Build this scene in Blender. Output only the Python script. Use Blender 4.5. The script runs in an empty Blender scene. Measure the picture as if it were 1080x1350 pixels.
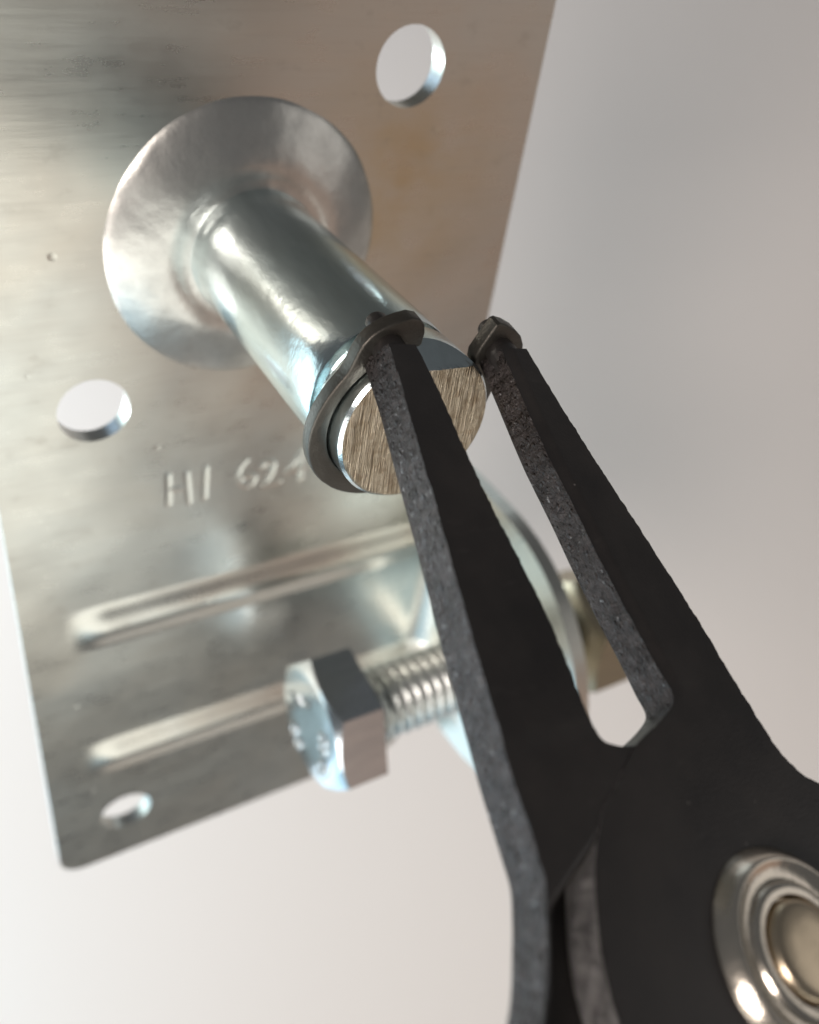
import bpy, bmesh, math, random
from mathutils import Vector, Matrix, noise
random.seed(7)
S = 0.005                                   # one working unit = 5 mm (the pin's radius)
sc = bpy.context.scene
COL = sc.collection

# ------------------------------------------------------------------ camera
H0 = 0.25
CAMW = Matrix(((1,0,0),(0,0,-1),(0,1,0)))   # camera axes (x right, y up, z to viewer) -> world
def cw(p): return CAMW @ (Vector(p)*S) + Vector((0,0,H0))
cam_d = bpy.data.cameras.new('camera'); cam = bpy.data.objects.new('camera', cam_d); COL.objects.link(cam)
cam.location = (0,0,H0); cam.rotation_euler = (math.radians(90),0,0)
cam_d.sensor_fit = 'AUTO'; cam_d.sensor_width = 36; cam_d.lens = 36*1235.97/1350
cam_d.clip_start = 0.002; cam_d.clip_end = 20
cam_d.dof.use_dof = True; cam_d.dof.focus_distance = 10.7*S; cam_d.dof.aperture_fstop = 32
sc.camera = cam

# ------------------------------------------------------------------ world, lamps, exposure
wd = bpy.data.worlds.new('World'); sc.world = wd; wd.use_nodes = True
wd.node_tree.nodes['Background'].inputs[0].default_value = (0.95,0.97,1.0,1)
wd.node_tree.nodes['Background'].inputs[1].default_value = 0.10
def lamp(name, d, dist, sx, sy, rad, col, target=(0,-2,-15)):
    """area lamp in direction d (camera axes) from the work, of radiance rad"""
    l = bpy.data.lights.new(name, 'AREA'); l.shape = 'RECTANGLE'; l.size = sx; l.size_y = sy
    l.energy = rad*math.pi*sx*sy; l.color = col
    o = bpy.data.objects.new(name, l); COL.objects.link(o)
    dv = (CAMW @ Vector(d)).normalized(); t = cw(target)
    o.location = t + dv*dist
    o.rotation_euler = (-dv).to_track_quat('-Z','Y').to_euler()
    return o
lamp('window_light', (-0.93,0.12,-0.30), 0.36, 0.30, 0.26, 2.3, (0.74,0.94,1.0))
lamp('window_pane_light', (-0.87,0.19,-0.47), 0.30, 0.055, 0.07, 30.0, (0.80,0.93,1.0))
lamp('low_left_light', (-0.73,-0.67,0.13), 0.38, 0.16, 0.14, 5.0, (1.0,0.98,0.96))
lamp('back_left_light', (-0.72,-0.47,-0.51), 0.29, 0.20, 0.24, 1.35, (0.48,0.80,1.0))
lamp('low_cool_fill_light', (-0.34,-0.93,0.08), 0.38, 0.18, 0.22, 0.95, (0.50,0.82,1.0))  # added cool fill from below, tints the bend cyan
lamp('desk_bounce_light', (0.18,-0.88,0.34), 0.40, 0.35, 0.28, 1.45, (1.0,0.985,0.91))
lamp('warm_bounce_light', (0.82,-0.57,0.08), 0.36, 0.20, 0.28, 0.28, (1.0,0.64,0.46))
lamp('right_light', (0.96,0.06,0.16), 0.45, 0.18, 0.26, 0.65, (1.0,0.95,0.90))
lamp('wall_fill_light', (-0.40,-0.60,0.70), 0.62, 0.26, 0.26, 2.7, (1.0,0.94,0.88), target=(2,2,-60))  # added fill from low left behind the camera, brightens the wall
lamp('front_fill_light', (-0.24,-0.15,0.95), 0.62, 0.11, 0.11, 24.0, (1.0,0.90,0.84), target=(6,6,-60))  # added frontal lamp, lights the wall and throws the pliers' soft shadow
lamp('cool_wall_fill_light', (-0.85,0.10,0.52), 0.25, 0.14, 0.14, 3.4, (0.50,0.72,1.0), target=(-12,42,-60))  # unseen blue lamp added to cool the wall behind the holes
lamp('top_fill_light', (0.25,0.90,-0.36), 0.35, 0.11, 0.10, 0.65, (0.85,0.96,1.0))  # added lamp above and behind, makes the lug edge pale
sc.view_settings.view_transform = 'Standard'; sc.view_settings.look = 'None'
sc.view_settings.exposure = 0.0; sc.view_settings.gamma = 1.0; sc.view_settings.use_curve_mapping = False
sc.cycles.use_denoising = True
sc.cycles.max_bounces = 8

# ------------------------------------------------------------------ helpers
def frame(cols, org):
    """world matrix of a local frame given by camera-space axes and origin (units)"""
    M3 = CAMW @ Matrix(cols).transposed()
    return Matrix.Translation(cw(org)) @ M3.to_4x4()
def thing(name, mat, label, cat, group=None):
    o = bpy.data.objects.new(name, None); COL.objects.link(o); o.matrix_world = mat
    o.empty_display_size = 0.005
    o['label'] = label; o['category'] = cat
    if group: o['group'] = group
    return o
def mesh_from(name, verts, faces, smooth=True, angle=32):
    me = bpy.data.meshes.new(name)
    me.from_pydata([(v[0]*S, v[1]*S, v[2]*S) for v in verts], [], faces); me.update()
    bm = bmesh.new(); bm.from_mesh(me); bmesh.ops.recalc_face_normals(bm, faces=bm.faces); bm.to_mesh(me); bm.free()
    if smooth:
        me.polygons.foreach_set('use_smooth', [True]*len(me.polygons))
        me.set_sharp_from_angle(angle=math.radians(angle))
    me.update()
    return me
def part(name, me, mats, parent):
    o = bpy.data.objects.new(name, me); COL.objects.link(o); o.parent = parent
    for m in (mats if isinstance(mats, (list,tuple)) else [mats]): me.materials.append(m)
    return o
def lathe(profile, n=96, cap0=True, cap1=True):
    """profile of (r, z), turned about z"""
    V, F = [], []
    for r, z in profile:
        for i in range(n):
            a = 2*math.pi*i/n; V.append((r*math.cos(a), r*math.sin(a), z))
    for k in range(len(profile)-1):
        for i in range(n):
            j = (i+1) % n; F.append((k*n+i, k*n+j, (k+1)*n+j, (k+1)*n+i))
    if cap0: F.append(tuple(range(n))[::-1])
    if cap1: F.append(tuple((len(profile)-1)*n+i for i in range(n)))
    return V, F
def difference(ob, cutters):
    """cut closed cutter meshes out of ob and keep the result as its mesh"""
    tmp = []
    for me in cutters:
        c = bpy.data.objects.new('cutter', me); COL.objects.link(c); c.parent = ob.parent; tmp.append(c)
        md = ob.modifiers.new('cut', 'BOOLEAN'); md.operation = 'DIFFERENCE'; md.solver = 'EXACT'; md.object = c
    bpy.context.view_layer.update()
    dg = bpy.context.evaluated_depsgraph_get()
    new = bpy.data.meshes.new_from_object(ob.evaluated_get(dg)); old = ob.data
    ob.modifiers.clear(); ob.data = new; bpy.data.meshes.remove(old)
    for c in tmp:
        me = c.data; bpy.data.objects.remove(c); bpy.data.meshes.remove(me)
    new.polygons.foreach_set('use_smooth', [True]*len(new.polygons))
    new.set_sharp_from_angle(angle=math.radians(32))
def sstep(a, b, x):
    t = min(1, max(0, (x-a)/(b-a))); return t*t*(3-2*t)
def interp(x, P):
    """smooth (Catmull-Rom in the values) interpolation of (x, y) pairs"""
    if x <= P[0][0]: return P[0][1]
    for i in range(len(P)-1):
        if x <= P[i+1][0]:
            x0, y0 = P[i]; x1, y1 = P[i+1]; t = (x-x0)/(x1-x0)
            m0 = (y1-P[i-1][1])/(x1-P[i-1][0]) if i > 0 else (y1-y0)/(x1-x0)
            m1 = (P[i+2][1]-y0)/(P[i+2][0]-x0) if i < len(P)-2 else (y1-y0)/(x1-x0)
            s = (y1-y0)/(x1-x0)
            if m0*s <= 0: m0 = 0
            if m1*s <= 0: m1 = 0
            m0 = max(-3*abs(s), min(3*abs(s), m0)); m1 = max(-3*abs(s), min(3*abs(s), m1))
            h = x1-x0; t2 = t*t; t3 = t2*t
            return (2*t3-3*t2+1)*y0+(t3-2*t2+t)*h*m0+(-2*t3+3*t2)*y1+(t3-t2)*h*m1
    return P[-1][1]
def tube(pts, r, n=6):
    """closed thin tube along a polyline"""
    V, F = [], []
    pts = [Vector(p) for p in pts]
    for k, p in enumerate(pts):
        d = (pts[min(k+1, len(pts)-1)]-pts[max(k-1, 0)]).normalized()
        a = d.orthogonal().normalized(); b = d.cross(a)
        for i in range(n):
            t = 2*math.pi*i/n; V.append(tuple(p+a*r*math.cos(t)+b*r*math.sin(t)))
    for k in range(len(pts)-1):
        for i in range(n):
            j = (i+1) % n; F.append((k*n+i, k*n+j, (k+1)*n+j, (k+1)*n+i))
    F.append(tuple(range(n))[::-1]); F.append(tuple((len(pts)-1)*n+i for i in range(n)))
    return V, F

# ------------------------------------------------------------------ materials
class Mat:
    def __init__(s, name):
        s.m = bpy.data.materials.new(name); s.m.use_nodes = True
        s.t = s.m.node_tree; s.b = s.t.nodes['Principled BSDF']
        tc = s.t.nodes.new('ShaderNodeTexCoord'); s.co = tc.outputs['Object']
    def link(s, a, b): s.t.links.new(a, b)
    def map(s, scale, rot=(0,0,0)):
        n = s.t.nodes.new('ShaderNodeMapping'); s.link(s.co, n.inputs['Vector'])
        n.inputs['Scale'].default_value = [k/S for k in scale]; n.inputs['Rotation'].default_value = rot
        return n.outputs[0]
    def noise(s, scale, detail=4, rough=.55, rot=(0,0,0), dist=0.):
        n = s.t.nodes.new('ShaderNodeTexNoise'); s.link(s.map(scale, rot), n.inputs['Vector'])
        n.inputs['Scale'].default_value = 1; n.inputs['Detail'].default_value = detail
        n.inputs['Roughness'].default_value = rough; n.inputs['Distortion'].default_value = dist
        return n.outputs[0]
    def voro(s, scale):
        n = s.t.nodes.new('ShaderNodeTexVoronoi'); s.link(s.map(scale), n.inputs['Vector']); n.inputs['Scale'].default_value = 1
        return n.outputs['Distance']
    def ramp(s, x, stops):
        n = s.t.nodes.new('ShaderNodeValToRGB'); s.link(x, n.inputs[0]); e = n.color_ramp.elements
        while len(e) < len(stops): e.new(0.5)
        for k, (p, c) in enumerate(stops):
            e[k].position = p; e[k].color = (c, c, c, 1) if isinstance(c, (int, float)) else (*c, 1)
        return n.outputs[0]
    def mix(s, f, a, b):
        n = s.t.nodes.new('ShaderNodeMix'); n.data_type = 'RGBA'
        for k, v in ((0, f), (6, a), (7, b)):
            if isinstance(v, (int, float)): n.inputs[k].default_value = v
            elif isinstance(v, tuple): n.inputs[k].default_value = (*v, 1)
            else: s.link(v, n.inputs[k])
        return n.outputs[2]
    def math(s, op, a, b=0.):
        n = s.t.nodes.new('ShaderNodeMath'); n.operation = op
        for k, v in ((0, a), (1, b)):
            if isinstance(v, (int, float)): n.inputs[k].default_value = v
            else: s.link(v, n.inputs[k])
        return n.outputs[0]
    def sphere(s, c, r):
        """1 at point c (units) falling to 0 at distance r"""
        n = s.t.nodes.new('ShaderNodeVectorMath'); n.operation = 'DISTANCE'
        s.link(s.map((1,1,1)), n.inputs[0]); n.inputs[1].default_value = c
        return s.math('MAXIMUM', s.math('SUBTRACT', 1.0, s.math('DIVIDE', n.outputs['Value'], r)), 0.0)
    def bump(s, hgt, dist, strength=1., prev=None):
        n = s.t.nodes.new('ShaderNodeBump'); n.inputs['Strength'].default_value = strength
        n.inputs['Distance'].default_value = dist*S; s.link(hgt, n.inputs['Height'])
        if prev is not None: s.link(prev, n.inputs['Normal'])
        return n.outputs[0]
    def set(s, **k):
        for key, v in k.items():
            i = s.b.inputs[key.replace('_', ' ')]
            if isinstance(v, (int, float)): i.default_value = v
            elif isinstance(v, tuple): i.default_value = (*v, 1)
            else: s.link(v, i)
        return s
def zinc_sheet():
    m = Mat('zinc_plated_sheet')
    big = m.noise((.28,.34,.3), 3, .5, dist=.6)
    streak = m.noise((.5,9,9), 5, .65, rot=(0,0,.03))
    spots = m.noise((1.6,2.2,2), 5, .6)
    c = m.mix(m.ramp(big, [(.35,0.),(.68,1.)]), (.68,.695,.655), (.68,.655,.585))
    y = m.math('MULTIPLY', m.sphere((2.6,.7,0), 2.4), m.ramp(m.noise((.8,1.0,1)), [(.3,.2),(.65,1.)]))
    c = m.mix(m.math('MULTIPLY', y, .75), c, (.62,.46,.20))
    c = m.mix(m.ramp(spots, [(.60,0.),(.74,.35)]), c, (.42,.39,.34))
    c = m.mix(m.ramp(m.noise((.9,13,13), 4, .6), [(.5,0.),(.75,.13)]), c, (.42,.39,.34))
    r = m.math('ADD', m.math('MULTIPLY', streak, .10), m.math('ADD', m.math('MULTIPLY', spots, .16), .165))
    b = m.bump(streak, .008, .18)
    b = m.bump(m.noise((.45,.6,.5), 1, .4), .10, .35, b)
    b = m.bump(m.ramp(m.voro((.62,.7,.66)), [(0,0.),(.05,1.)]), .02, .5, b)
    return m.set(Base_Color=c, Metallic=1., Roughness=r, Normal=b).m
def zinc_turned(name, col, r0, k=1.):
    m = Mat(name)
    n1 = m.noise((3,3,.7), 4, .6); n2 = m.noise((9,9,9), 3, .6)
    r = m.math('ADD', m.math('MULTIPLY', n1, .14), r0)
    c = m.mix(m.ramp(n1, [(.4,0.),(.75,1.)]), col, tuple(k*.8 for k in col))
    b = m.bump(m.noise((1.3,1.3,.6), 2), .05*k, .5); b = m.bump(n2, .006*k, .6, b)
    return m.set(Base_Color=c, Metallic=1., Roughness=r, Normal=b).m
def cut_face():
    m = Mat('sawn_steel_face')
    s1 = m.noise((19,1.3,1), 5, .7, rot=(0,0,-.38)); s2 = m.noise((34,2.2,1), 3, .7, rot=(0,0,-.24), dist=.5)
    s3 = m.noise((6,6,6), 4, .6)
    c = m.mix(m.ramp(s1, [(.38,0.),(.60,1.)]), (.27,.215,.15), (.46,.385,.29))
    c = m.mix(m.ramp(s3, [(.50,0.),(.66,.6)]), c, (.20,.14,.085))
    b = m.bump(s1, .07, .8); b = m.bump(s2, .03, .8, b)
    return m.set(Base_Color=c, Metallic=1., Roughness=m.math('ADD', m.math('MULTIPLY', s2, .30), .16), Normal=b).m
def phosphate():
    m = Mat('phosphated_spring_steel')
    n1 = m.noise((5,5,5), 4, .6)
    c = m.mix(n1, (.085,.078,.068), (.13,.12,.105))
    b = m.bump(m.noise((26,26,26), 3, .6), .012, .5)
    return m.set(Base_Color=c, Metallic=.85, Roughness=m.math('ADD', m.math('MULTIPLY', n1, .15), .34), Normal=b).m
def black_oxide():
    m = Mat('black_oxide_face')
    n1 = m.noise((1.2,1.2,1.2), 4, .6); n2 = m.noise((30,30,30), 3, .6)
    c = m.mix(m.ramp(n1, [(.35,0.),(.7,1.)]), (.019,.017,.0165), (.032,.028,.026))
    c = m.mix(m.ramp(m.voro((2.2,2.2,2.2)), [(.0,.5),(.035,0.)]), c, (.35,.33,.31))
    c = m.mix(m.ramp(m.noise((1.5,7,4), 5, .7, rot=(0,0,.5)), [(.62,0.),(.75,.35)]), c, (.07,.064,.06))
    b = m.bump(n2, .006, .5)
    return m.set(Base_Color=c, Metallic=0., Roughness=m.math('ADD', m.math('MULTIPLY', n1, .16), .27), Specular_IOR_Level=.5, Normal=b).m
def sheared_edge(name='sheared_steel_edge', ca=(.040,.033,.031), cb=(.086,.072,.069), cw_=.40):
    m = Mat(name)
    n1 = m.noise((6,6,6), 5, .65); n2 = m.noise((13,9,13), 5, .7); v = m.voro((15,10,15))
    c = m.mix(m.ramp(n1, [(.35,0.),(.68,1.)]), ca, cb)
    worn_lit = m.ramp(m.noise((17,10,17), 4, .75), [(.62,0.),(.68,1.)])  # bare steel flecks, with the edge's sparkle painted into their colour
    c = m.mix(m.math('MULTIPLY', worn_lit, .85), c, (cw_, cw_*.97, cw_*.97))
    b = m.bump(n2, .10, .9); b = m.bump(m.ramp(v, [(.0,1.),(.35,0.)]), .06, .7, b)
    return m.set(Base_Color=c, Metallic=.75, Roughness=m.math('ADD', m.math('MULTIPLY', n1, .22), .20), Normal=b).m
def nickel():
    m = Mat('nickel_plated_steel')
    n1 = m.noise((4,4,4), 4, .6)
    b = m.bump(m.noise((2.5,2.5,2.5), 3), .03, .4); b = m.bump(m.noise((18,18,18), 3), .004, .5, b)
    return m.set(Base_Color=m.mix(n1, (.70,.63,.53), (.80,.74,.65)), Metallic=1., Roughness=m.math('ADD', m.math('MULTIPLY', n1, .14), .16), Normal=b).m
def wall_paint():
    m = Mat('matt_white_wall')
    n1 = m.noise((.02,.02,.02), 3)
    return m.set(Base_Color=m.mix(n1, (.78,.71,.665), (.81,.74,.695)), Roughness=.8, Normal=m.bump(m.noise((.8,.8,.8), 3), .05, .3)).m
M_SHEET = zinc_sheet(); M_PIN = zinc_turned('zinc_plated_pin', (.70,.795,.81), .12)
M_FLANGE = zinc_turned('zinc_plated_flange', (.72,.71,.67), .27)
M_THREAD = zinc_turned('zinc_plated_thread', (.66,.68,.66), .30, .3); M_GOLD = zinc_turned('pale_gold_rivet_face', (.72,.60,.44), .22, .4)
M_NUT = zinc_turned('yellow_passivated_nut', (.58,.50,.36), .28, .4)
M_BOLT = zinc_turned('zinc_plated_bolt', (.70,.75,.78), .12, .3)
M_WORN_LIT = sheared_edge('worn_lit_boss_side', (.26,.25,.245), (.42,.41,.40), .75); M_CUT = cut_face(); M_CLIP = phosphate(); M_BLACK = black_oxide(); M_EDGE = sheared_edge(); M_NICKEL = nickel(); M_WALL = wall_paint()  # boss side: rubbed steel, colour also lightened to look lit in its pocket

# ------------------------------------------------------------------ the setting: a pale wall far behind
me = mesh_from('wall', [(-85,-85,0),(85,-85,0),(85,85,0),(-85,85,0)], [(0,1,2,3)], smooth=False)
wall = bpy.data.objects.new('wall', me); COL.objects.link(wall); me.materials.append(M_WALL)
wall.matrix_world = frame(((1,0,0),(0,1,0),(0,0,1)), (0,0,-60))
wall['kind'] = 'structure'; wall['label'] = 'pale blurred matt wall behind the plate'

# ------------------------------------------------------------------ mounting plate
RU = (0.8555107, 0.2232813, -0.4671690); RV = (0.1404201, 0.7683852, 0.6243928); RN = (0.4983810, -0.5997747, 0.6260086)
ORG = Vector((-2.4837309, 4.0831240, -14.3403915))
def plate_pt(u, v, n): return tuple(ORG + Vector(RU)*u + Vector(RV)*v + Vector(RN)*n)
PF = frame((RU, RV, RN), ORG)
plate = thing('mounting_plate', PF, 'zinc plated steel bracket plate with welded pin, stamped marks and two pressed ribs', 'bracket')
T = 0.32
ULEFT, URIGHT, VBOT, VTOP = -4.09, 4.97, -15.2, 11.0
LV, LR_, LN = -9.05, 3.6, 1.75            # lug centre (v), radius, straight height (n)
UB, RB = 4.5, 0.5                          # bend start, inner bend radius
RIBS = (-7.36, -11.32)
STROKES = [[(-1.32,-4.11),(-1.33,-4.73)], [(-.99,-4.15),(-.95,-4.79)], [(-1.32,-4.44),(-.97,-4.47)],
           [(-.64,-4.12),(-.66,-4.77)],
           [(.13,-4.14),(.02,-4.26),(-.03,-4.42),(.02,-4.62),(.14,-4.74),(.27,-4.70),(.31,-4.58),(.22,-4.48),(.08,-4.50),(0,-4.58)],
           [(.45,-4.36),(.52,-4.27),(.62,-4.26),(.69,-4.36),(.65,-4.55),(.50,-4.82),(.82,-4.80)],
           [(1.28,-4.15),(.97,-4.60),(1.36,-4.58)], [(1.24,-4.28),(1.27,-4.86)]]
def seg_d(u, v, a, b):
    dx, dy = b[0]-a[0], b[1]-a[1]; t = max(0, min(1, ((u-a[0])*dx+(v-a[1])*dy)/(dx*dx+dy*dy)))
    return math.hypot(u-a[0]-t*dx, v-a[1]-t*dy)
def relief(s, v):
    h = 0.
    for rv in RIBS:
        if abs(v-rv) < .75:
            w = math.cos(min(1., abs(v-rv)/.58)*math.pi/2)**1.6
            h = max(h, .155*w*sstep(-3.35, -2.55, s)*(1-sstep(6.6, 7.2, s)))
    if -1.6 < s < 1.6 and -5.05 < v < -3.95:
        d = min(seg_d(s, v, st[i], st[i+1]) for st in STROKES for i in range(len(st)-1))
        h -= .012*(1-sstep(.01, .065, d))
    h += .012*noise.noise(Vector((s*.45, v*.5, 3.1)))
    return h
def lines(lo, hi, dense, coarse):
    out = [lo]; x = lo
    while x < hi-1e-6:
        st = coarse
        for a, b, d in dense:
            if a-1e-6 <= x < b: st = min(st, d)
        nx = x+st
        for a, b, d in dense:
            if x < a-1e-6 < nx: nx = a
        x = min(nx, hi); out.append(x)
    return out
def bend(s, h):
    """fold the sheet: distance s across it, height h above its front face -> (u, n)"""
    if s <= UB: return s, h
    arc = RB*math.pi/2
    if s <= UB+arc:
        t = (s-UB)/RB; r = RB-h
        return UB+r*math.sin(t), RB-r*math.cos(t)
    return UB+RB-h, RB+(s-UB-arc)
vl = lines(VBOT, VTOP, [(-4.95,-4.0,.022),(-8.1,-6.6,.06),(-12.1,-10.5,.06),(LV-LR_,LV+LR_,.09),(-15.2,-14.5,.06)], .3)
for rv in RIBS: vl += [rv-.58, rv+.58]
for b in (LV+LR_, LV+LR_+.12, LV-LR_, LV-LR_-.12): vl.append(b)
vl = sorted(set(round(x, 4) for x in vl))
ul = lines(ULEFT, UB, [(-1.5,1.45,.022),(-3.5,-2.4,.06),(-4.09,-3.5,.06)], .25)
NT = 40
def corner_inset(v):
    d = v-VBOT
    return 0 if d >= .55 else .55-math.sqrt(max(0, .55**2-(.55-d)**2))
Vf, Vb, idx = [], [], {}
nu = len(ul)+NT
for i, v in enumerate(vl):
    dv = abs(v-LV); inl = dv <= LR_+1e-6
    if inl:
        tip = math.sqrt(max(0, LR_**2-dv**2)); flare = .0
        end = UB+RB*math.pi/2+(LN-RB)+tip
    else: end = URIGHT-corner_inset(v)
    for j in range(nu):
        if j < len(ul):
            k = ul[j]; ins = corner_inset(v)
            s = k if k > -3.5 else -3.5+(k+3.5)*(ULEFT+ins+3.5)/(ULEFT+3.5)
        else:
            t = j-len(ul)+1; arc = RB*math.pi/2
            if not inl: s = UB+(end-UB)*t/NT
            elif t <= 14: s = UB+arc*t/14
            else: s = UB+arc+(end-UB-arc)*(t-14)/(NT-14)
        h = relief(s, v)
        if inl: a = bend(s, h); b = bend(s, h-T)
        else: a = (s, h); b = (s, h-T)
        Vf.append((a[0], v, a[1])); Vb.append((b[0], v, b[1]))
n0 = len(Vf); F = []; quads = set()
for i in range(len(vl)-1):
    a_in = abs(vl[i]-LV) <= LR_+1e-6; b_in = abs(vl[i+1]-LV) <= LR_+1e-6
    for j in range(nu-1):
        if a_in != b_in and j >= len(ul)-1: continue
        quads.add((i, j))
for (i, j) in quads:
    a, b, c, d = i*nu+j, i*nu+j+1, (i+1)*nu+j+1, (i+1)*nu+j
    F.append((a, b, c, d)); F.append((n0+a, n0+d, n0+c, n0+b))
    if (i, j-1) not in quads: F.append((a, d, n0+d, n0+a))
    if (i, j+1) not in quads: F.append((b, n0+b, n0+c, c))
    if (i-1, j) not in quads: F.append((a, n0+a, n0+b, b))
    if (i+1, j) not in quads: F.append((d, c, n0+c, n0+d))
sheet = part('sheet', mesh_from('sheet', Vf+Vb, F), M_SHEET, plate)
def cyl_cut(u, v, r, z0=-1.5, z1=1.5, axis='z'):
    V, F = lathe([(r, z0), (r, z1)], 64)
    V = [(x+u, y+v, z) for x, y, z in V] if axis == 'z' else [(z, x+u, y+v) for x, y, z in V]
    return mesh_from('cutter', V, F, smooth=False)
HOLES = ((2.506,2.553,.583), (-2.488,-2.529,.571), (-2.514,-13.562,.571))
difference(sheet, [cyl_cut(*h) for h in HOLES] + [cyl_cut(-9.33, 2.4, .86, 4.2, 6.2, 'x')])
M_RIM = Mat('zinc_hole_wall').set(Base_Color=(.58,.64,.70), Metallic=.25, Roughness=.55).m
sheet.data.materials.append(M_RIM)
for f in sheet.data.polygons:
    c = f.center/S
    if abs(f.normal.z) < .3 and any(math.hypot(c.x-h[0], c.y-h[1]) < h[2]+.01 for h in HOLES): f.material_index = 1
# split the pressed ribs and the bent-up lug off the flat sheet: each is a part of its own
def kind_of(c):
    u, v, n = c.x/S, c.y/S, c.z/S
    for k, rv in enumerate(RIBS):
        if abs(v-rv) < .5799 and u > -3.35: return 'rib%d' % k
    if u > UB and abs(v-LV) < LR_: return 'lug'
    return 'sheet'
src = sheet.data
for kd in ('lug', 'rib0', 'rib1', 'sheet'):
    bm = bmesh.new(); bm.from_mesh(src)
    bmesh.ops.delete(bm, geom=[f for f in bm.faces if kind_of(f.calc_center_median()) != kd], context='FACES')
    m2 = bpy.data.meshes.new(kd[:3] if kd.startswith('rib') else kd); bm.to_mesh(m2); bm.free()
    m2.polygons.foreach_set('use_smooth', [True]*len(m2.polygons)); m2.set_sharp_from_angle(angle=math.radians(32))
    if kd == 'sheet': sheet.data = m2; (m2.materials.append(M_SHEET) if not m2.materials else None)
    else:
        m2.materials.clear(); o = part('lug' if kd == 'lug' else 'rib', m2, M_SHEET, plate)
# raised conical flange the pin stands on, and the pin
prof = [(2.20,-.02),(2.17,.012),(2.13,.04),(2.06,.075),(1.85,.165),(1.65,.235),(1.50,.285),(1.38,.315),(1.28,.325),(1.18,.315),(1.09,.30),(1.02,.32)]
V, F = lathe(prof, 128, True, True)
V = [(x+.012*noise.noise(Vector((x*2,y*2,z*3))), y+.012*noise.noise(Vector((x*2+9,y*2,z*3))), z+.018*noise.noise(Vector((x*1.6,y*1.6,5))) if z > 0 else z) for x, y, z in V]
part('flange', mesh_from('flange', V, F, angle=50), M_FLANGE, plate)
L = 5.158; kt = .006
prof = [(.93,.20),(.985,.30),(1.015,.37),(1.02,.44),(1.0,.52),(.997,.62)]+[(.997+.006*k, .62+.55*k) for k in range(1,7)]
prof += [(1.02,L-.86),(1.01,L-.82),(.91,L-.81),(.91,L-.65),(1.015,L-.64),(1.02,L-.62),(1.02,L-.055),(.985,L-.012)]
V, F = lathe(prof, 96, True, False)
def facet(x, y): return max(0., y+.06*x-.78)
V = [(x, y, min(z, L-.012-facet(x, y)*1.35)) if z > L-.5 else (x, y, z) for x, y, z in V]
pin = part('pin', mesh_from('pin', V, F), M_PIN, plate)
NR = 40; rr = [(.985-.985*k/NR) for k in range(NR)]
V, F = [], []
for r in rr:
    for i in range(96):
        a = 2*math.pi*i/96; x, y = r*math.cos(a), r*math.sin(a)
        sx = x*math.cos(.38)+y*math.sin(.38)
        z = L-.012+(.012*noise.noise(Vector((sx*7, (y*math.cos(.38)-x*math.sin(.38))*.6, 1)))+.012 if r < .98 else 0)
        V.append((x, y, z))
for k in range(NR-1):
    for i in range(96):
        j = (i+1) % 96; F.append((k*96+i, k*96+j, (k+1)*96+j, (k+1)*96+i))
F.append(tuple((NR-1)*96+i for i in range(96)))
me = mesh_from('end_face', V, F, smooth=False)
bm = bmesh.new(); bm.from_mesh(me)
bmesh.ops.bisect_plane(bm, geom=bm.verts[:]+bm.edges[:]+bm.faces[:], plane_co=(0,.78*S,0), plane_no=(.06,1,0))
for v in bm.verts:
    f = facet(v.co.x/S, v.co.y/S)
    if f > .02: v.co.z = (L-.012-f*1.35)*S
for f in bm.faces:
    f.material_index = 1 if f.calc_center_median().y/S+.06*f.calc_center_median().x/S > .78 else 0; f.smooth = True
bm.to_mesh(me); bm.free(); me.set_sharp_from_angle(angle=math.radians(25))
o = part('end_face', me, [M_CUT, M_PIN], pin); o['label'] = 'sawn bare brownish end of the pin'

# ------------------------------------------------------------------ hex bolt through the lug, and its nut
def hex_rows(af, rows, nseg=16, rot=0.):
    """rows of (kind, radius or inset, z): 'c' circle, 'h' hexagon; hexagon rows may drop with the chamfer"""
    A = []
    for k in range(6):
        for i in range(nseg):
            t = -math.pi/6+math.pi/3*i/nseg; A.append((k*math.pi/3+t+rot, (af/2)/math.cos(t)))
    n = len(A); V, F = [], []
    for kind, r, z in rows:
        for a, hr in A:
            q = r if kind == 'c' else hr
            zz = z if kind == 'c' else (z+(hr-af/2*.955)*.55 if r > 0 else (z-(hr-af/2*.955)*.55 if r < 0 else z))
            V.append((q*math.cos(a), q*math.sin(a), zz))
    for k in range(len(rows)-1):
        for i in range(n):
            j = (i+1) % n; F.append((k*n+i, k*n+j, (k+1)*n+j, (k+1)*n+i))
    F.append(tuple(range(n))[::-1]); F.append(tuple((len(rows)-1)*n+i for i in range(n)))
    return V, F
BV, BN = -9.33, 2.40
def ux(o, uu): return frame((RV, RN, RU), plate_pt(uu, BV, BN))      # local x = v, y = n, z = u
bolt = thing('hex_bolt', ux(0, .68), 'shiny zinc hex head bolt with threaded shank pointing at the plate lug', 'bolt')
af = 2.62
V, F = hex_rows(af, [('c', .6, -.0), ('c', af/2*.93, 0), ('c', af/2*.955, .008), ('h', 1, .012), ('h', 0, 1.03), ('c', af/2*.97, 1.06)], rot=math.radians(38.5-30))
head = part('head', mesh_from('head', V, F, angle=25), M_BOLT, bolt)
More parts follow.
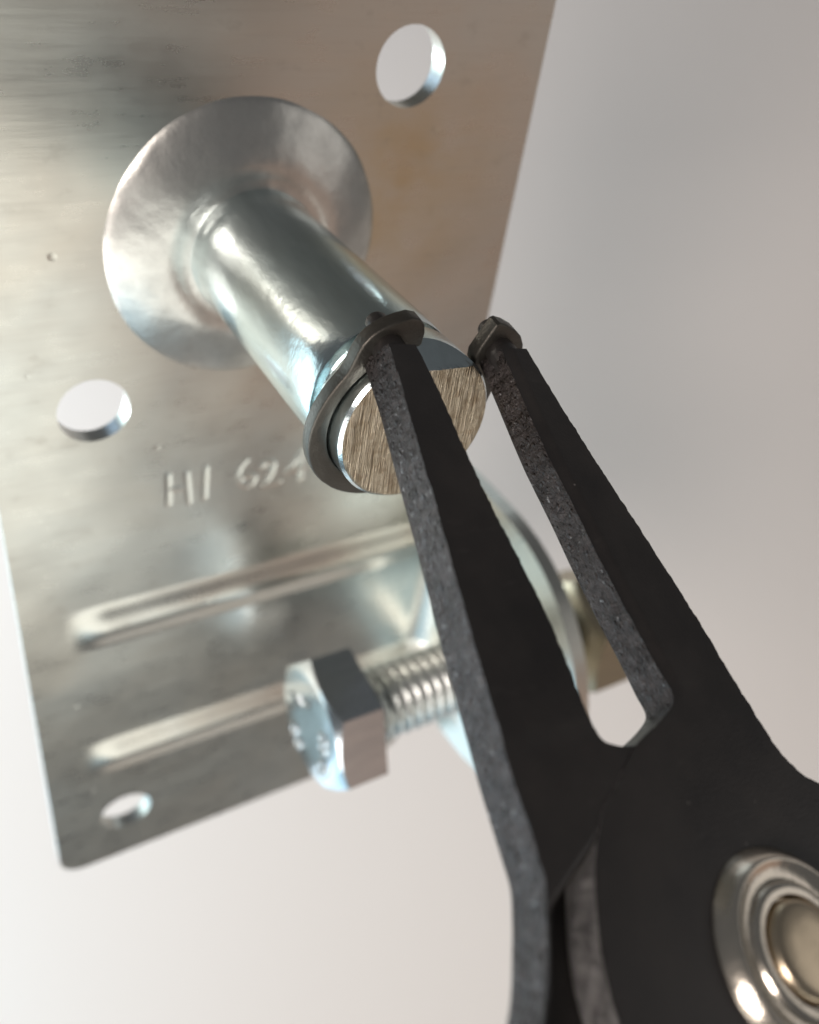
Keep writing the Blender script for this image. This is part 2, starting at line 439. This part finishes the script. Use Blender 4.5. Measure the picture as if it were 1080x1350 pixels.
# raised strength marks on the head
def ring(cx, cy, rx, ry, n=14): return [(cx+rx*math.cos(2*math.pi*k/n), cy+ry*math.sin(2*math.pi*k/n), 0) for k in range(n+1)]
MK = [[(0.0,-1.0,0),(.14,-.86,0),(.05,-.72,0)], [(.22,-.68,0),(.36,-.55,0),(.25,-.42,0)], [(.40,-.28,0),(.56,-.12,0)],
      ring(-.78,-.62,.13,.12), ring(-.98,-.40,.10,.12), [(-1.06,-.30,0),(-1.0,-.22,0)],
      ring(.28,.56,.12,.14), ring(.06,.60,.13,.14), ring(-.40,.72,.12,.13), ring(-.60,.62,.12,.14), [(-.18,.70,0),(-.16,.72,0)]]
for k, pl in enumerate(MK):
    V, F = tube(pl, .05, 8); V = [(x, y, z*.9) for x, y, z in V]
    part('raised_mark', mesh_from('raised_mark', V, F, angle=70), M_BOLT, head)
# threaded shank: a real helix
P_, R1, R0 = .25, .80, .665; z0, z1 = 1.02, 8.25; NA = 48; st = P_/8
V, F = [], []; nz = int((z1-z0)/st)+1
for k in range(nz):
    z = z0+k*st
    for i in range(NA):
        a = 2*math.pi*i/NA; f = ((z-z0)/P_-i/NA) % 1.0
        tri = 1-abs(2*f-1); tri = min(1, max(0, (tri-.10)/.76)); r = R0+(R1-R0)*tri
        if z < z0+.1: r = .80
        if z > z1-.25: r = min(r, .80-(z-(z1-.25))*.7)
        V.append((r*math.cos(a), r*math.sin(a), z))
for k in range(nz-1):
    for i in range(NA):
        j = (i+1) % NA; F.append((k*NA+i, k*NA+j, (k+1)*NA+j, (k+1)*NA+i))
F.append(tuple(range(NA))[::-1]); F.append(tuple((nz-1)*NA+i for i in range(NA)))
part('threaded_shank', mesh_from('threaded_shank', V, F, angle=45), M_THREAD, bolt)
nut = thing('hex_nut', ux(0, 7.15), 'yellowish hex nut on the bolt end, seen between the plier jaws', 'nut')
V, F = hex_rows(af, [('c', af/2*.93, .0), ('h', 1, .01), ('h', -1, 1.29), ('c', af/2*.93, 1.3)], rot=math.radians(20))
V0 = len(V); part('body', mesh_from('body', V, F, angle=25), M_NUT, nut)
difference(nut.children[0], [mesh_from('cutter', *lathe([(.83,-.5),(.83,1.8)], 48), smooth=False)])

# ------------------------------------------------------------------ retaining ring (circlip), tilted on the end of the pin
tl = .13; zc = Vector(RN)-Vector(RV)*tl; zc.normalize(); xc = Vector(RU); yc = zc.cross(xc).normalized()
CF = frame((tuple(xc), tuple(yc), tuple(zc)), plate_pt(0, 0, L-.28))
clip = thing('retaining_ring', CF, 'dark grey spring steel circlip held open around the pin end', 'circlip')
def pol(r, d): return (r*math.cos(math.radians(d)), r*math.sin(math.radians(d)))
outer = [(-.02,1.06),(-.02,1.22),(-.05,1.33),(-.12,1.41),(-.24,1.45),(-.38,1.43),(-.52,1.395),(-.62,1.345),(-.71,1.285),(-.79,1.19),(-.84,1.08),(-.875,.95),(-.91,.84)]
outer += [pol(1.215+.08*sstep(140, 215, d), d) for d in range(141, 226, 5)]
outer += [pol(1.295-.06*sstep(240, 345, d), d) for d in range(230, 361, 5)]
outer += [(1.25,.10),(1.26,.22),(1.30,.34),(1.38,.46),(1.47,.57),(1.53,.69),(1.50,.80),(1.42,.93),(1.30,1.04),(1.15,1.13),(1.03,1.18),(.98,1.17),(.93,1.06),(.86,.90),(.80,.76)]
inner = [pol(1.035, d) for d in range(402, 451, 4)]
inner = [pol(1.035+.0*d, d) for d in range(43-360, 0, 5)]
inner = [pol(1.035, d) for d in range(38, -263, -5)] + [pol(1.035, 93)]
poly = outer + inner
me = bpy.data.meshes.new('ring'); bm = bmesh.new()
fv = [bm.verts.new((x*S, y*S, 0)) for x, y in poly]; fc = bm.faces.new(fv)
bmesh.ops.recalc_face_normals(bm, faces=bm.faces)
ex = bmesh.ops.extrude_face_region(bm, geom=[fc]); vv = [g for g in ex['geom'] if isinstance(g, bmesh.types.BMVert)]
bmesh.ops.translate(bm, verts=vv, vec=(0,0,-.19*S))
bmesh.ops.recalc_face_normals(bm, faces=bm.faces)
ed = [e for e in bm.edges if len(e.link_faces) == 2 and e.calc_face_angle(0) > 1.2]
bmesh.ops.bevel(bm, geom=ed, offset=.028*S, segments=3, profile=.5, affect='EDGES')
bm.to_mesh(me); bm.free()
me.polygons.foreach_set('use_smooth', [True]*len(me.polygons)); me.set_sharp_from_angle(angle=math.radians(40))
ringo = part('ring', me, M_CLIP, clip)

# ------------------------------------------------------------------ circlip pliers
PE = (0.8117966, 0.0693977, -0.5798019); PA = (0.3592337, -0.8421440, 0.4021750); PM = (0.4603667, 0.5347686, 0.7085796)
P0 = Vector((0.4471603, 2.0105209, -10.9786181))
PLF = frame((PE, PA, PM), P0)
pl = thing('circlip_pliers', PLF, 'black circlip pliers reaching in from lower right, tips in the retaining ring', 'pliers')
HF = .30; PC = (.30, 7.12)
def recess(x, y, xl=-9):
    d = math.hypot(x-PC[0], y-PC[1])
    inner = 1-sstep(2.05, 2.10, d)
    pocket = sstep(5.74, 5.92, y+.45*(x+1.5))*sstep(.04, .11, x-xl)
    return max(inner, pocket)
def low(y): return 0.
def half(name, XL, XR, y0, y1, front, back, label, worn_lit=False):
    """one half of the pliers: rows along y between two edge curves, a front and a back face, rough sheared sides"""
    ys = []; y = y0
    while y < y1: ys.append(y); y += .022 if y < 7.6 else .12
    ys.append(y1)
    NF, NS = 60, 9
    rows = []; V = []
    for y in ys:
        xl, xr = interp(y, XL), interp(y, XR)
        row = []
        for i in range(NF+1):                                   # front, left to right
            t = i/NF; t = t*t*(3-2*t)*.5+t*.5; x = xl+(xr-xl)*t; row.append((x, y, front(x, y, xl, xr)))
        zf, zb = front(xr, y, xl, xr), back(xr, y)
        for i in range(1, NS):
            t = i/NS; row.append((xr, y, zf+(zb-zf)*t))
        for i in range(NF+1):
            t = 1-i/NF; x = xl+(xr-xl)*t; row.append((x, y, back(x, y)))
        zf, zb = front(xl, y, xl, xr), back(xl, y)
        for i in range(1, NS):
            t = 1-i/NS; row.append((xl, y, zf+(zb-zf)*t))
        n = len(row); q = []
        for i, (x, yy, z) in enumerate(row):
            left = i > 2*NF+NS or i == 0 or i == 2*NF+NS+1; right = NF <= i <= NF+NS
            if left or right:                                   # rough sheared surface
                edge = i in (0, NF, NF+NS, 2*NF+NS+1) 
                c = Vector((x*7, yy*6, z*9)); c2 = Vector((x*19, yy*17, z*22))
                d = .022*noise.noise(c)+.016*noise.noise(c2)
                d = max(-.026, d)*(.45 if edge else 1.)
                x += d*(-1 if left else 1)
                if i in (0, NF): z += .006*noise.noise(c2)
            yy -= max(0., HF-z)*.36*(1-sstep(y0, y0+.6, yy))+.04*(1-sstep(y0, y0+.3, yy))
            q.append((x, yy, z))
        V += q
    F = []; fm = []
    for k in range(len(ys)-1):
        for i in range(n):
            j = (i+1) % n; F.append((k*n+i, k*n+j, (k+1)*n+j, (k+1)*n+i))
            fm.append(0 if (i < NF or NF+NS <= i < 2*NF+NS) else (2 if i >= 2*NF+NS and worn_lit and ys[k] > 5.2 else 1))
    F.append(tuple(range(n))[::-1]); fm.append(1); F.append(tuple((len(ys)-1)*n+i for i in range(n))); fm.append(1)
    me = mesh_from(name, V, F, angle=48)
    o = part(name, me, [M_BLACK, M_EDGE, M_WORN_LIT], pl); o['label'] = label
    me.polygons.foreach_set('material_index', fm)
    return o
XL1 = [(.40,-1.15),(1.04,-1.25),(1.71,-1.36),(2.37,-1.46),(3.03,-1.57),(3.6,-1.67),(4.11,-1.75),(4.52,-1.81),(4.9,-1.87),(5.25,-1.91),(5.52,-1.94),(5.75,-1.97),(5.96,-2.06),(6.2,-2.19),(6.47,-2.35),(6.67,-2.51),(7.2,-2.95),(8,-3.5),(9.5,-4.0),(13,-4.4)]
XR1 = [(.40,-.80),(.52,-.785),(1.14,-.78),(1.73,-.80),(2.29,-.80),(2.78,-.78),(3.3,-.75),(3.75,-.75),(4.21,-.78),(4.58,-.81),(4.84,-.80),(4.93,-.76),(4.99,-.66),(5.04,-.50),(5.08,-.15),(5.14,.35),(5.28,1.0),(5.6,1.6),(6.2,2.0),(7,2.15),(8,1.4),(9,-.8),(9.8,-2.6),(13,-3.4)]
XL2 = [(.39,.49),(.98,.425),(1.82,.36),(2.48,.36),(3.11,.34),(3.63,.345),(4.12,.36),(4.45,.36),(4.64,.35),(4.79,.27),(4.91,.0),(5.02,-.36),(5.12,-.56),(5.29,-.83),(5.46,-1.11),(5.69,-1.34),(5.9,-1.50),(6.17,-1.65),(6.44,-1.77),(6.68,-1.84),(6.89,-1.87),(7.3,-1.88),(7.8,-1.7),(8.4,-1.2),(9.0,-.2),(9.8,1.8),(13,2.8)]
XR2 = [(.33,.83),(1.33,.91),(2.35,1.03),(3.11,1.13),(3.87,1.22),(4.63,1.28),(5.18,1.33),(5.56,1.39),(5.81,1.54),(5.93,1.69),(6.3,2.1),(7.0,2.7),(8,3.2),(9.8,3.7),(13,4.0)]
half('jaw', XL1, XR1, .40, 13, lambda x, y, xl, xr: HF-.012*sstep(4.6, 4.9, y)-max(low(y), .42*recess(x, y, xl)), lambda x, y: HF-.5-low(y)-.30*(1-sstep(1.9, 2.2, math.hypot(x-PC[0], y-PC[1]))), 'left black jaw with rough grey sheared edge, lying behind the pivot')
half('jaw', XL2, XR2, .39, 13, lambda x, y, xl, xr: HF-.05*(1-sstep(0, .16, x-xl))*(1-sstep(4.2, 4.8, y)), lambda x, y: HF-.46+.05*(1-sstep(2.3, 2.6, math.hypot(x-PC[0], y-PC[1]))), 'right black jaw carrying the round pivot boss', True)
for x, z in ((-.965,.06),(.665,.06)):
    V, F = lathe([(.20,.55),(.20,.30),(.19,.22),(.165,.12),(.135,.08),(.13,-.12),(.125,-.20),(.10,-.235)], 24)
    V = [(a+x, c, b+z) for a, b, c in V]
    part('tip', mesh_from('tip', V, F), M_BLACK, pl)
# hole of the ring around each tip
def to_clip(p):
    return CF.inverted() @ (PLF @ (Vector(p)*S)) / S
cuts = []
for x, z in ((-.965,.06),(.665,.06)):
    V, F = lathe([(.15,1.0),(.15,-1.0)], 24)
    cuts.append(mesh_from('cutter', [tuple(to_clip((a+x, c, b+z))) for a, b, c in V], F, smooth=False))
difference(ringo, cuts)
# rivet with stepped washer
RC = (.22, 7.09)
prof = [(.90,HF-.02),(.895,HF+.02),(.80,HF+.115),(.775,HF+.145),(.752,HF+.155),(.735,HF+.150),(.70,HF+.115),(.62,HF+.085),(.585,HF+.09),(.565,HF+.125),(.545,HF+.14),(.50,HF+.145),(.455,HF+.135),(.44,HF+.10),(.435,HF+.03)]
V, F = lathe(prof, 96); V = [(x+RC[0], y+RC[1], z) for x, y, z in V]
rw = part('rivet_washer', mesh_from('rivet_washer', V, F, angle=50), M_NICKEL, pl); rw['label'] = 'bright stepped washer of the pivot'
prof = [(.425,HF+.02),(.42,HF+.12),(.405,HF+.165),(.375,HF+.195),(.33,HF+.205),(.2,HF+.21),(.05,HF+.212)]
V, F = lathe(prof, 72); V = [(x+RC[0], y+RC[1], z) for x, y, z in V]
part('rivet', mesh_from('rivet', V, F, angle=50), M_GOLD, pl)
bpy.context.view_layer.update()
